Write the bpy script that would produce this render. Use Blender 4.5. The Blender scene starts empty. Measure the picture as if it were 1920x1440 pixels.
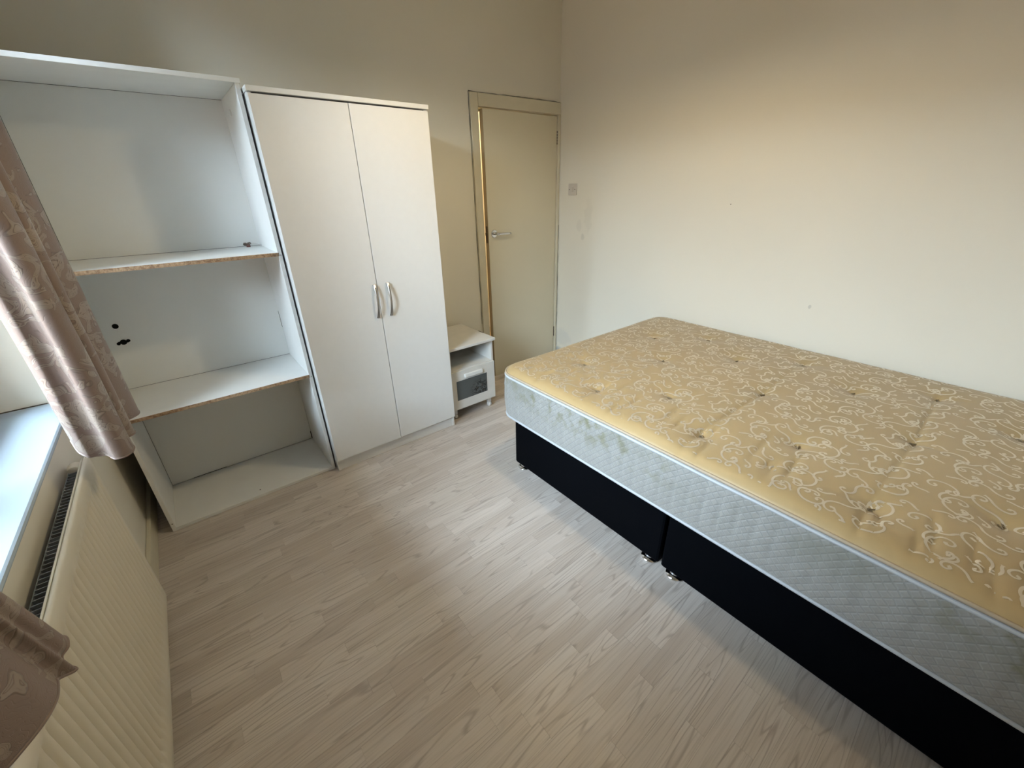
import bpy, bmesh, math, random
from mathutils import Vector, Matrix, noise
random.seed(7)
scene = bpy.context.scene
COL = scene.collection

# ------------------------------------------------------------------ camera, world, light, exposure
cam_data = bpy.data.cameras.new('camera')
cam = bpy.data.objects.new('camera', cam_data)
COL.objects.link(cam)
cam_data.sensor_fit = 'HORIZONTAL'; cam_data.sensor_width = 36.0
cam_data.lens = 36.0 * 764.413 / 1920.0
cam_data.clip_start = 0.02; cam_data.clip_end = 200
_r = (0.77678229, -0.62952164, -0.01765712)
_d = (-0.28379160, -0.32487284, -0.90217513)
_f = (0.56220245, 0.70580461, -0.43100842)
cam.matrix_world = Matrix(((_r[0], -_d[0], -_f[0], -2.65746), (_r[1], -_d[1], -_f[1], -2.68807),
                           (_r[2], -_d[2], -_f[2], 1.48547), (0, 0, 0, 1)))
scene.camera = cam

world = bpy.data.worlds.new('sky'); scene.world = world; world.use_nodes = True
_bg = world.node_tree.nodes['Background']
_bg.inputs[0].default_value = (0.73, 0.87, 1.0, 1); _bg.inputs[1].default_value = 52.0
scene.view_settings.view_transform = 'Standard'; scene.view_settings.look = 'None'
scene.view_settings.gamma = 1.0; scene.view_settings.use_curve_mapping = False
scene.view_settings.exposure = 0.0
BULB = 385.0

# a sky portal in the window opening: gives off no light itself, only guides sampling of the sky
_pl = bpy.data.lights.new('sky_portal', 'AREA'); _pl.shape = 'RECTANGLE'; _pl.size = 1.46; _pl.size_y = 1.7
_pl.cycles.is_portal = True
_po = bpy.data.objects.new('sky_portal', _pl); COL.objects.link(_po)
_po.location = (-3.38, -1.29, 1.66); _po.rotation_euler = (0, math.radians(-90), 0)
_po.rotation_euler = Vector((1, 0, 0)).to_track_quat('-Z', 'Z').to_euler()

# ------------------------------------------------------------------ helpers
def prop(o, label=None, cat=None, group=None, kind=None):
    if label: o['label'] = label
    if cat: o['category'] = cat
    if group: o['group'] = group
    if kind: o['kind'] = kind
    return o

def empty(name, loc=(0, 0, 0), **k):
    o = bpy.data.objects.new(name, None); COL.objects.link(o); o.location = loc
    o.empty_display_size = 0.1
    return prop(o, **k)

def link(name, me, mat, parent=None, smooth=False, **k):
    o = bpy.data.objects.new(name, me); COL.objects.link(o)
    if mat is not None and not me.materials: me.materials.append(mat)
    if parent is not None: o.parent = parent
    if smooth:
        for p in me.polygons: p.use_smooth = True
    return prop(o, **k)

def mesh_of(bm, name):
    me = bpy.data.meshes.new(name); bm.normal_update(); bm.to_mesh(me); bm.free(); return me

def add_box(bm, x0, x1, y0, y1, z0, z1, bev=0.0, shear=0.0, seg=2):
    x0, x1 = sorted((x0, x1)); y0, y1 = sorted((y0, y1)); z0, z1 = sorted((z0, z1))
    vs = [bm.verts.new((x, y, z)) for x in (x0, x1) for y in (y0, y1) for z in (z0, z1)]
    q = [(0, 1, 3, 2), (4, 6, 7, 5), (0, 4, 5, 1), (2, 3, 7, 6), (0, 2, 6, 4), (1, 5, 7, 3)]
    fs = [bm.faces.new([vs[i] for i in f]) for f in q]
    if bev:
        es = list({e for f in fs for e in f.edges})
        bmesh.ops.bevel(bm, geom=es, offset=bev, segments=seg, profile=0.5, affect='EDGES')
    if shear:
        for v in bm.verts:
            if not v.tag:
                v.co.x += shear * v.co.z; v.tag = True
    return bm

def box(name, b, mat, parent=None, bev=0.0, shear=0.0, **k):
    bm = bmesh.new(); add_box(bm, *b, bev=bev, shear=shear)
    return link(name, mesh_of(bm, name), mat, parent, **k)

def boxes(name, bs, mat, parent=None, bev=0.0, shear=0.0, **k):
    bm = bmesh.new()
    for b in bs:
        t = bmesh.new(); add_box(t, *b, bev=bev, shear=shear)
        me = mesh_of(t, 't'); bm.from_mesh(me); bpy.data.meshes.remove(me)
    return link(name, mesh_of(bm, name), mat, parent, **k)

def add_tube(bm, pts, r, n=10, closed=False, cap=True):
    pts = [Vector(p) for p in pts]; rings = []; m = len(pts)
    rr = r if isinstance(r, (list, tuple)) else [r] * m
    ref = None
    for i, p in enumerate(pts):
        a = pts[(i - 1) % m] if (closed or i > 0) else p
        b = pts[(i + 1) % m] if (closed or i < m - 1) else p
        t = (b - a).normalized()
        if ref is None:
            ref = Vector((0, 0, 1)) if abs(t.z) < 0.9 else Vector((1, 0, 0))
        u = (ref - t * ref.dot(t)).normalized(); ref = u
        w = t.cross(u)
        rings.append([bm.verts.new(p + (u * math.cos(2 * math.pi * j / n) + w * math.sin(2 * math.pi * j / n)) * rr[i]) for j in range(n)])
    for i in range(m if closed else m - 1):
        A, B_ = rings[i], rings[(i + 1) % m]
        for j in range(n):
            bm.faces.new((A[j], A[(j + 1) % n], B_[(j + 1) % n], B_[j]))
    if cap and not closed:
        bm.faces.new(rings[0][::-1]); bm.faces.new(rings[-1])
    return bm

def tube(name, pts, r, mat, parent=None, n=10, closed=False, **k):
    bm = bmesh.new(); add_tube(bm, pts, r, n, closed)
    return link(name, mesh_of(bm, name), mat, parent, smooth=True, **k)

def add_lathe(bm, prof, c, axis='Z', n=24):
    """profile of (radius, along); axis through c"""
    rings = []
    for r, a in prof:
        ring = []
        for j in range(n):
            t = 2 * math.pi * j / n
            u, v = r * math.cos(t), r * math.sin(t)
            if axis == 'Z': p = (c[0] + u, c[1] + v, c[2] + a)
            elif axis == 'Y': p = (c[0] + u, c[1] + a, c[2] + v)
            else: p = (c[0] + a, c[1] + u, c[2] + v)
            ring.append(bm.verts.new(p))
        rings.append(ring)
    for A, B_ in zip(rings, rings[1:]):
        for j in range(n):
            bm.faces.new((A[j], A[(j + 1) % n], B_[(j + 1) % n], B_[j]))
    bm.faces.new(rings[0][::-1]); bm.faces.new(rings[-1])
    bmesh.ops.recalc_face_normals(bm, faces=bm.faces)
    return bm

def lathe(name, prof, c, mat, parent=None, axis='Z', n=24, smooth=True, **k):
    bm = bmesh.new(); add_lathe(bm, prof, c, axis, n)
    o = link(name, mesh_of(bm, name), mat, parent, smooth=smooth, **k)
    if smooth: o.data.set_sharp_from_angle(angle=math.radians(40))
    return o

def grid_mesh(name, rows):
    nr, nc = len(rows), len(rows[0])
    vs = [p for r in rows for p in r]
    fs = [(i * nc + j, i * nc + j + 1, (i + 1) * nc + j + 1, (i + 1) * nc + j) for i in range(nr - 1) for j in range(nc - 1)]
    me = bpy.data.meshes.new(name); me.from_pydata(vs, [], fs); me.update(); return me

# ------------------------------------------------------------------ materials
class N:
    def __init__(s, name):
        s.m = bpy.data.materials.new(name); s.m.use_nodes = True
        s.t = s.m.node_tree; s.b = s.t.nodes['Principled BSDF']
    def n(s, typ, **k):
        x = s.t.nodes.new(typ)
        for a, v in k.items():
            if a.startswith('i_'):
                key = a[2:]; key = int(key) if key.isdigit() else key.replace('_', ' ')
                if hasattr(v, 'bl_idname') or isinstance(v, bpy.types.NodeSocket): s.t.links.new(v, x.inputs[key])
                else: x.inputs[key].default_value = v
            else: setattr(x, a, v)
        return x
    def l(s, a, b): s.t.links.new(a, b)
    def math(s, op, a, b=None, c=None):
        x = s.t.nodes.new('ShaderNodeMath'); x.operation = op
        for i, v in enumerate((a, b, c)):
            if v is None: continue
            if isinstance(v, bpy.types.NodeSocket): s.l(v, x.inputs[i])
            else: x.inputs[i].default_value = v
        return x.outputs[0]
    def mix(s, f, a, b):
        x = s.t.nodes.new('ShaderNodeMix'); x.data_type = 'RGBA'
        for i, v in ((0, f), (6, a), (7, b)):
            if isinstance(v, bpy.types.NodeSocket): s.l(v, x.inputs[i])
            elif i == 0: x.inputs[0].default_value = v
            else: x.inputs[i].default_value = (*v, 1) if len(v) == 3 else v
        return x.outputs[2]
    def ramp(s, f, a, b):  # smoothstep a..b
        x = s.t.nodes.new('ShaderNodeMapRange'); x.interpolation_type = 'SMOOTHSTEP'
        s.l(f, x.inputs[0]); x.inputs[1].default_value = a; x.inputs[2].default_value = b
        return x.outputs[0]
    def noise(s, vec, scale, detail=3.0, rough=0.5, dist=0.0):
        x = s.t.nodes.new('ShaderNodeTexNoise'); x.inputs['Scale'].default_value = scale
        x.inputs['Detail'].default_value = detail; x.inputs['Roughness'].default_value = rough
        x.inputs['Distortion'].default_value = dist
        if vec is not None: s.l(vec, x.inputs['Vector'])
        return x.outputs[0]
    def pos(s):
        g = s.t.nodes.new('ShaderNodeNewGeometry'); return g.outputs['Position']
    def xyz(s, v):
        x = s.t.nodes.new('ShaderNodeSeparateXYZ'); s.l(v, x.inputs[0]); return x.outputs
    def comb(s, a, b, c):
        x = s.t.nodes.new('ShaderNodeCombineXYZ')
        for i, v in enumerate((a, b, c)):
            if isinstance(v, bpy.types.NodeSocket): s.l(v, x.inputs[i])
            else: x.inputs[i].default_value = v
        return x.outputs[0]
    def bump(s, h, strength=0.3, dist=0.002):
        x = s.t.nodes.new('ShaderNodeBump'); x.inputs['Strength'].default_value = strength
        x.inputs['Distance'].default_value = dist; s.l(h, x.inputs['Height'])
        s.l(x.outputs[0], s.b.inputs['Normal'])
    def set(s, color=None, rough=None, metal=None, spec=None, sheen=None):
        for key, v in (('Base Color', color), ('Roughness', rough), ('Metallic', metal), ('Specular IOR Level', spec), ('Sheen Weight', sheen)):
            if v is None: continue
            if isinstance(v, bpy.types.NodeSocket): s.l(v, s.b.inputs[key])
            elif key == 'Base Color': s.b.inputs[key].default_value = (*v, 1)
            else: s.b.inputs[key].default_value = v
        return s.m

def simple(name, c, rough=0.5, metal=0.0, spec=0.5, var=0.04, scale=12.0):
    k = N(name); f = k.noise(k.pos(), scale, 4)
    d = tuple(x * (1 - var * 2) for x in c)
    return k.set(k.mix(f, d, c), rough, metal, spec)

def wall_mat(name, c, marks=()):
    k = N(name); p = k.pos()
    big = k.noise(p, 1.7, 3); fine = k.noise(p, 60, 3); roll = k.noise(p, 14, 4)
    col = k.mix(big, tuple(x * 0.95 for x in c), c)
    for (ctr, rad, amt, mc, warp) in marks:
        w = k.n('ShaderNodeTexNoise'); w.inputs['Scale'].default_value = 16; k.l(p, w.inputs['Vector'])
        off = k.n('ShaderNodeVectorMath', operation='SUBTRACT', i_0=w.outputs['Color'], i_1=(0.5, 0.5, 0.5))
        sc = k.n('ShaderNodeVectorMath', operation='SCALE', i_0=off.outputs[0]); sc.inputs[3].default_value = warp
        q = k.n('ShaderNodeVectorMath', operation='ADD', i_0=p, i_1=sc.outputs[0])
        dd = k.n('ShaderNodeVectorMath', operation='SUBTRACT', i_0=q.outputs[0], i_1=ctr)
        dv = k.n('ShaderNodeVectorMath', operation='DIVIDE', i_0=dd.outputs[0], i_1=rad)
        le = k.n('ShaderNodeVectorMath', operation='LENGTH', i_0=dv.outputs[0])
        m = k.math('MULTIPLY', k.math('SUBTRACT', 1.0, k.ramp(le.outputs['Value'], 0.6, 1.05)), amt)
        col = k.mix(m, col, mc)
    k.bump(k.math('ADD', k.math('MULTIPLY', roll, 0.7), k.math('MULTIPLY', fine, 0.3)), 0.12, 0.004)
    return k.set(col, 0.62, 0, 0.3)

WALLC = (0.75, 0.705, 0.595)
M_wall = wall_mat('wall_paint', WALLC)
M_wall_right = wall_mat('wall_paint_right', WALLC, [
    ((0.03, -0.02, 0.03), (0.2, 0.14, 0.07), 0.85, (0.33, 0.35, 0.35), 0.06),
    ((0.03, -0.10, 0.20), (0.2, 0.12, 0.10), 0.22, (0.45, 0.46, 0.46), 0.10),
    ((0.03, -0.34, 1.28), (0.2, 0.05, 0.13), 0.12, (0.40, 0.38, 0.32), 0.12),
    ((0.03, -0.25, 1.20), (0.2, 0.03, 0.06), 0.14, (0.40, 0.38, 0.32), 0.06),
    ((0.03, -0.295, 1.12), (0.2, 0.018, 0.03), 0.25, (0.36, 0.34, 0.29), 0.03),
    ((0.02, -1.448, 1.382), (0.2, 0.004, 0.004), 0.8, (0.12, 0.10, 0.07), 0.0),
    ((0.03, -1.989, 0.866), (0.2, 0.010, 0.014), 0.35, (0.30, 0.29, 0.26), 0.02)])
M_ceiling = wall_mat('ceiling_paint', (0.78, 0.77, 0.73))
M_lam = simple('white_laminate', (0.84, 0.835, 0.81), 0.38, 0, 0.5, 0.02, 30)
M_lam_old = simple('worn_white_laminate', (0.83, 0.825, 0.79), 0.45, 0, 0.45, 0.05, 9)
M_back = simple('hardboard_back', (0.81, 0.81, 0.775), 0.5, 0, 0.4, 0.03, 4)
M_black = simple('black_gap', (0.012, 0.012, 0.012), 0.8, 0, 0.1)
M_metal = simple('brushed_nickel', (0.42, 0.40, 0.37), 0.33, 1.0, 0.5, 0.05, 60)
M_chrome = simple('chrome', (0.75, 0.76, 0.78), 0.12, 1.0)
M_door = simple('cream_gloss_door', (0.66, 0.60, 0.45), 0.42, 0, 0.45, 0.03, 3)
M_trim = simple('cream_trim_paint', (0.67, 0.615, 0.47), 0.45, 0, 0.45, 0.06, 9)
M_plastic = simple('white_plastic', (0.76, 0.75, 0.72), 0.4)
M_switch = simple('aged_switch_plastic', (0.56, 0.51, 0.44), 0.45)
M_dark = simple('dark_plastic', (0.03, 0.03, 0.03), 0.5)
M_steel = simple('dark_steel', (0.16, 0.13, 0.10), 0.4, 0.8)
M_rad = simple('radiator_enamel', (0.72, 0.66, 0.53), 0.36, 0, 0.5, 0.04, 7)
M_fin = simple('convector_fin', (0.20, 0.21, 0.22), 0.6, 0.3)
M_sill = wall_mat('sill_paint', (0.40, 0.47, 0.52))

def chip_mat():
    k = N('chipboard_edge'); p = k.pos()
    v = k.n('ShaderNodeTexVoronoi'); v.inputs['Scale'].default_value = 260; k.l(p, v.inputs['Vector'])
    f = k.noise(p, 90, 4)
    c = k.mix(v.outputs['Color'], (0.30, 0.19, 0.11), (0.52, 0.37, 0.23))
    c = k.mix(k.ramp(f, 0.45, 0.65), c, (0.24, 0.145, 0.085))
    return k.set(c, 0.85, 0, 0.2)
M_chip = chip_mat()

def floor_mat():
    k = N('whitewashed_oak_laminate'); p = k.xyz(k.pos())
    oi = k.n('ShaderNodeObjectInfo'); r = oi.outputs['Random']
    rx = k.math('MULTIPLY', r, 37.0); ry = k.math('MULTIPLY', r, 91.0)
    # slow field whose level lines give the cathedral grain
    v1 = k.comb(k.math('ADD', k.math('MULTIPLY', p[0], 0.85), rx), k.math('ADD', k.math('MULTIPLY', p[1], 11.0), ry), rx)
    field = k.noise(v1, 1.0, 2.0, 0.4, 0.25)
    rings = k.math('PINGPONG', k.math('MULTIPLY', field, 16.0), 0.5)
    line = k.math('SUBTRACT', 1.0, k.ramp(rings, 0.0, 0.16))
    v2 = k.comb(k.math('ADD', k.math('MULTIPLY', p[0], 4.5), ry), k.math('MULTIPLY', p[1], 190.0), rx)
    streak = k.noise(v2, 1.0, 4.0, 0.6)
    v3 = k.comb(k.math('ADD', k.math('MULTIPLY', p[0], 3.0), ry), k.math('MULTIPLY', p[1], 26.0), ry)
    soft = k.noise(v3, 1.0, 3.0)
    blot = k.noise(k.comb(p[0], p[1], 0.0), 2.2, 2.0)
    base = k.mix(r, (0.50, 0.43, 0.372), (0.66, 0.59, 0.53))
    base = k.mix(k.math('MULTIPLY', k.ramp(soft, 0.35, 0.75), 0.55), base, (0.64, 0.585, 0.53))
    base = k.mix(k.math('MULTIPLY', k.ramp(streak, 0.42, 0.72), 0.5), base, (0.41, 0.35, 0.30))
    lm = k.math('MULTIPLY', line, k.math('MULTIPLY', k.ramp(soft, 0.30, 0.55), 0.62))
    base = k.mix(lm, base, (0.33, 0.27, 0.23))
    base = k.mix(k.math('MULTIPLY', k.ramp(blot, 0.55, 0.75), 0.12), base, (0.60, 0.56, 0.40))
    k.bump(k.math('ADD', k.math('MULTIPLY', streak, -0.5), k.math('MULTIPLY', line, -0.5)), 0.08, 0.001)
    return k.set(base, k.math('ADD', 0.33, k.math('MULTIPLY', streak, 0.12)), 0, 0.45)
M_floor = floor_mat()

def ticking_top():
    k = N('gold_damask_ticking'); p = k.pos()
    a = k.noise(p, 1.6, 3); f = k.noise(p, 420, 2)
    c = k.mix(a, (0.365, 0.25, 0.11), (0.425, 0.30, 0.145))
    s = k.noise(p, 5.5, 5, 0.65)
    c = k.mix(k.math('MULTIPLY', k.ramp(s, 0.56, 0.74), 0.25), c, (0.26, 0.18, 0.085))
    # a dark red-brown spot near the edge
    d = k.n('ShaderNodeVectorMath', operation='DISTANCE', i_0=p, i_1=(-1.432, -2.449, 0.622))
    c = k.mix(k.math('SUBTRACT', 1.0, k.ramp(d.outputs['Value'], 0.006, 0.013)), c, (0.10, 0.035, 0.02))
    k.bump(f, 0.15, 0.0006)
    return k.set(c, 0.45, 0, 0.5, 0.1)
M_tick = ticking_top()
def scroll_mat():
    k = N('satin_scroll_yarn'); p = k.pos()
    f = k.noise(p, 500, 2)
    k.bump(f, 0.2, 0.0005)
    return k.set(k.mix(k.noise(p, 3, 2), (0.71, 0.61, 0.47), (0.79, 0.70, 0.56)), 0.32, 0.55, 0.6)
M_scroll = scroll_mat()

def border_mat():
    k = N('quilted_white_border'); p = k.pos(); q = k.xyz(p)
    u = k.math('ADD', q[0], q[1])
    P = 0.030
    d1 = k.math('PINGPONG', k.math('DIVIDE', k.math('ADD', u, q[2]), P), 0.5)
    d2 = k.math('PINGPONG', k.math('DIVIDE', k.math('SUBTRACT', u, q[2]), P), 0.5)
    lat = k.math('MINIMUM', d1, d2)
    lines = k.math('SUBTRACT', 1.0, k.ramp(lat, 0.02, 0.09))
    inner = k.ramp(k.math('ABSOLUTE', k.math('SUBTRACT', lat, 0.17)), 0.03, 0.0)
    st = k.noise(p, 5.0, 5, 0.65); st2 = k.noise(p, 22, 4)
    c = k.mix(k.noise(p, 30, 3), (0.255, 0.245, 0.225), (0.325, 0.31, 0.28))
    c = k.mix(k.math('MULTIPLY', lines, 0.28), c, (0.20, 0.21, 0.21))
    c = k.mix(k.math('MULTIPLY', k.math('SUBTRACT', 1.0, k.ramp(k.math('ABSOLUTE', k.math('SUBTRACT', lat, 0.18)), 0.0, 0.05)), 0.35), c, (0.42, 0.41, 0.37))
    up = k.ramp(q[2], 0.42, 0.58)
    stain = k.math('MULTIPLY', up, k.ramp(st, 0.40, 0.66))
    c = k.mix(k.math('MULTIPLY', stain, 0.7), c, (0.20, 0.195, 0.16))
    olive = k.math('MULTIPLY', k.math('MULTIPLY', up, k.ramp(st2, 0.45, 0.68)), k.ramp(k.noise(p, 2.3, 2), 0.48, 0.60))
    c = k.mix(k.math('MULTIPLY', olive, 0.75), c, (0.14, 0.13, 0.055))
    k.bump(k.ramp(lat, 0.0, 0.2), 0.35, 0.004)
    return k.set(c, 0.6, 0, 0.35, 0.2)
M_border = border_mat()
M_pipe_top = simple('tan_piping', (0.42, 0.33, 0.23), 0.6)
M_pipe_low = simple('white_piping', (0.46, 0.47, 0.48), 0.55)
M_tuft = simple('tuft_thread', (0.20, 0.145, 0.08), 0.75)
def leatherette():
    k = N('black_leatherette'); p = k.pos()
    v = k.n('ShaderNodeTexVoronoi'); v.inputs['Scale'].default_value = 420; k.l(p, v.inputs['Vector'])
    k.bump(v.outputs['Distance'], 0.1, 0.0006)
    return k.set(k.mix(k.noise(p, 3, 3), (0.0008, 0.0011, 0.0018), (0.0014, 0.0019, 0.0032)), 0.6, 0, 0.035)
M_leather = leatherette()

def curtain_mat():
    k = N('damask_curtain_satin'); tc = k.n('ShaderNodeUVMap'); uv = tc.outputs[0]
    w = k.n('ShaderNodeTexNoise'); w.inputs['Scale'].default_value = 14.0; w.inputs['Detail'].default_value = 1.0; k.l(uv, w.inputs['Vector'])
    off = k.n('ShaderNodeVectorMath', operation='SUBTRACT', i_0=w.outputs['Color'], i_1=(0.5, 0.5, 0.5))
    sc = k.n('ShaderNodeVectorMath', operation='SCALE', i_0=off.outputs[0]); sc.inputs[3].default_value = 0.12
    q = k.n('ShaderNodeVectorMath', operation='ADD', i_0=uv, i_1=sc.outputs[0]).outputs[0]
    field = k.noise(q, 9.0, 2.0, 0.5, 2.2)
    cells = k.n('ShaderNodeTexVoronoi'); cells.inputs['Scale'].default_value = 10.0; k.l(q, cells.inputs['Vector'])
    mot = k.math('ADD', field, k.math('MULTIPLY', k.math('SUBTRACT', 0.45, cells.outputs['Distance']), 0.35))
    leaf = k.ramp(mot, 0.50, 0.515)
    edge = k.math('SUBTRACT', 1.0, k.ramp(k.math('ABSOLUTE', k.math('SUBTRACT', mot, 0.508)), 0.004, 0.016))
    ring = k.math('PINGPONG', k.math('MULTIPLY', mot, 20.0), 0.5)
    vein = k.math('SUBTRACT', 1.0, k.ramp(ring, 0.03, 0.16))
    c = k.mix(leaf, (0.245, 0.172, 0.138), (0.335, 0.262, 0.208))
    c = k.mix(k.math('MULTIPLY', vein, k.math('MULTIPLY', leaf, 0.75)), c, (0.17, 0.115, 0.09))
    c = k.mix(k.math('MULTIPLY', edge, 0.7), c, (0.15, 0.10, 0.08))
    k.bump(k.math('SUBTRACT', leaf, k.math('MULTIPLY', k.math('MAXIMUM', vein, edge), 0.6)), 0.3, 0.002)
    t = k.n('ShaderNodeBsdfTranslucent', i_Color=c)
    m = k.n('ShaderNodeMixShader'); m.inputs[0].default_value = 0.06
    k.l(k.b.outputs[0], m.inputs[1]); k.l(t.outputs[0], m.inputs[2])
    out = k.t.nodes['Material Output']; k.l(m.outputs[0], out.inputs['Surface'])
    return k.set(c, k.math('SUBTRACT', 0.48, k.math('MULTIPLY', leaf, 0.14)), 0.15, 0.6, 0.2)
M_curtain = curtain_mat()

def glass_mat(name, tint=(0.95, 0.98, 1.0)):
    k = N(name)
    tr = k.n('ShaderNodeBsdfTransparent', i_Color=(*tint, 1)); gl = k.n('ShaderNodeBsdfGlossy', i_Roughness=0.02)
    fr = k.n('ShaderNodeFresnel', i_IOR=1.45); m = k.n('ShaderNodeMixShader')
    k.l(fr.outputs[0], m.inputs[0]); k.l(tr.outputs[0], m.inputs[1]); k.l(gl.outputs[0], m.inputs[2])
    k.l(m.outputs[0], k.t.nodes['Material Output'].inputs['Surface'])
    return k.m
M_glass = glass_mat('window_glass')
def printed_glass():
    k = N('smoked_drawer_glass'); p = k.pos(); q = k.xyz(p)
    f = k.noise(p, 34, 4, 0.6, 1.8)
    d = k.n('ShaderNodeVectorMath', operation='DISTANCE', i_0=p, i_1=(-1.19, -0.49, 0.20))
    near = k.math('SUBTRACT', 1.0, k.ramp(d.outputs['Value'], 0.03, 0.10))
    pr = k.math('MULTIPLY', near, k.ramp(f, 0.47, 0.53))
    return k.set(k.mix(pr, (0.085, 0.095, 0.095), (0.012, 0.012, 0.012)), 0.18, 0, 0.5)
M_print = printed_glass()
def emit(name, c, s):
    k = N(name); k.b.inputs['Emission Color'].default_value = (*c, 1); k.b.inputs['Emission Strength'].default_value = s
    return k.set((0.8, 0.8, 0.8), 0.5)
M_bulb = emit('warm_bulb', (1.0, 0.81, 0.51), BULB)
M_shade = simple('lamp_shade_fabric', (0.55, 0.50, 0.42), 0.8)
M_grass = simple('lawn', (0.09, 0.13, 0.05), 0.95, 0, 0.1, 0.2, 3)
M_oak_hall = simple('hall_floor_boards', (0.42, 0.30, 0.18), 0.5)

# ------------------------------------------------------------------ room shell
XL, XR, YN, CEIL = -3.105, 0.037, -3.30, 2.92
LEAN = -0.0118                       # the door wall corner leans: old house, walls out of plumb
WY0, WY1, WZ0, WZ1 = -0.56, -2.02, 0.80, 2.52     # window opening (Y range, Z range)
WT = 0.28                            # outer wall thickness
DX0, DX1, DH = -0.748, 0.012, 2.00   # door opening

boxes('wall_back', [(XL - WT, DX0 - 0.02, 0, 0.12, 0, CEIL), (DX0 - 0.02, XR + 0.3, 0, 0.12, DH + 0.03, CEIL),
                    (DX1 + 0.022, XR + 0.3, 0, 0.12, 0, DH + 0.03)], M_wall, kind='structure')
_wr = box('wall_right', (XR, XR + 0.15, YN - 0.1, 0.0, 0, CEIL), M_wall_right, shear=LEAN, kind='structure')
box('wall_front', (XL - WT, XR + 0.15, YN - 0.12, YN, 0, CEIL), M_wall, kind='structure')
boxes('wall_left', [(XL - WT, XL, YN, WY1, 0, CEIL), (XL - WT, XL, WY0, 0, 0, CEIL),
                    (XL - WT, XL, WY1, WY0, 0, WZ0 - 0.012), (XL - WT, XL, WY1, WY0, WZ1, CEIL)], M_wall, kind='structure')
box('ceiling', (XL - WT, XR + 0.2, YN - 0.12, 0.12, CEIL, CEIL + 0.1), M_ceiling, kind='structure')
floor = box('floor', (XL - WT, XR + 0.2, YN - 0.12, 0.12, -0.06, -0.008), M_oak_hall, kind='structure')

# floor strips: staggered rows along X, each strip its own piece
SW = 0.0575
bm = bmesh.new(); add_box(bm, 0, 1, 0, 1, -0.008, 0)
ME_plank = mesh_of(bm, 'plank'); ME_plank.materials.append(M_floor)
rest = bmesh.new(); n_pl = 0
row = 0; y = -0.004
def strip_seen(x0, x1, y0, y1):
    cx, cy = (x0 + x1) / 2, (y0 + y1) / 2
    if x0 > -1.40 and y1 < -1.2: return False        # under the bed
    if x1 < -1.47 and y0 > -0.50: return False       # under shelf unit and wardrobe
    if cy < -2.66 and cx < -1.4: return False        # behind the camera's view
    if cy < -1.62 - (cx + 3.07) * 0.75 and cx < -1.4: return False
    if cy > -0.08: return cx > -0.8
    return True
while y > YN:
    y1 = y; y0 = max(y - SW, YN)
    x = XL - random.uniform(0.0, 0.5)
    while x < XR:
        L = random.choice((0.30, 0.36, 0.42, 0.48, 0.55))
        a, b = max(x, XL), min(x + L, XR)
        x += L
        if b - a < 0.02: continue
        g = 0.00018
        if strip_seen(a, b, y0, y1) and n_pl < 298:
            o = bpy.data.objects.new('plank', ME_plank); COL.objects.link(o); o.parent = floor
            o.location = (a + g, y0 + g, random.uniform(-0.00015, 0.0)); o.scale = (b - a - 2 * g, y1 - y0 - 2 * g, 1)
            n_pl += 1
        else:
            add_box(rest, a + g, b - g, y0 + g, y1 - g, -0.008, 0)
    y = y0; row += 1
link('hidden_planks', mesh_of(rest, 'hidden_planks'), M_floor, floor, kind='stuff')

box('baseboard_left', (XL, XL + 0.018, YN, -0.002, 0, 0.095), M_trim, bev=0.004, kind='structure')
boxes('baseboard_back', [(XL + 0.02, DX0 - 0.062, -0.016, 0, 0, 0.095)], M_trim, bev=0.003, kind='structure')

# hallway behind the door
boxes('wall_hallway', [(-1.6, 0.9, 1.15, 1.25, 0, CEIL), (-1.7, -1.6, 0.12, 1.25, 0, CEIL), (0.9, 1.0, 0.12, 1.25, 0, CEIL),
                       (-1.7, 1.0, 0.12, 1.25, 2.5, 2.56), (0.337, 1.0, 0.0, 0.12, 0, CEIL)], M_wall, kind='structure')
box('floor_hallway', (-1.7, 1.0, 0.12, 1.25, -0.06, -0.004), M_oak_hall, kind='structure')

# ------------------------------------------------------------------ window
win = empty('window_1', (XL - WT + 0.04, (WY0 + WY1) / 2, WZ0), kind='structure')
wx = XL - WT + 0.02
def inwin(name, b, mat, parent=win, bev=0.004):
    o = box(name, b, mat, None, bev=bev)
    o.parent = parent; o.matrix_parent_inverse = Matrix.Translation(-Vector(parent.location)); return o
inwin('window_frame', (wx, wx + 0.06, WY1, WY1 + 0.06, WZ0, WZ1), M_plastic)
inwin('window_frame', (wx, wx + 0.06, WY0 - 0.06, WY0, WZ0, WZ1), M_plastic)
inwin('window_frame', (wx, wx + 0.06, WY1 + 0.06, WY0 - 0.06, WZ0, WZ0 + 0.06), M_plastic)
inwin('window_frame', (wx, wx + 0.06, WY1 + 0.06, WY0 - 0.06, WZ1 - 0.06, WZ1), M_plastic)
_mid = (WY0 + WY1) / 2
inwin('mullion', (wx, wx + 0.06, _mid - 0.03, _mid + 0.03, WZ0 + 0.06, WZ1 - 0.06), M_plastic)
inwin('pane', (wx + 0.02, wx + 0.024, WY1 + 0.055, _mid - 0.025, WZ0 + 0.055, WZ1 - 0.055), M_glass, bev=0)
inwin('pane', (wx + 0.02, wx + 0.024, _mid + 0.025, WY0 - 0.055, WZ0 + 0.055, WZ1 - 0.055), M_glass, bev=0)
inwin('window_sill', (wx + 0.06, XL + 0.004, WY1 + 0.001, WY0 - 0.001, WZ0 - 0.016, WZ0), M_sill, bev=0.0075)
inwin('sill_crack', (wx + 0.061, XL - 0.06, WY0 - 0.0030, WY0 - 0.0008, WZ0 - 0.001, WZ0 + 0.0022), M_steel, bev=0)
box('ground_outside', (-60, XL - WT - 0.02, -40, 40, -3.3, -3.0), M_grass, kind='structure')

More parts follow.
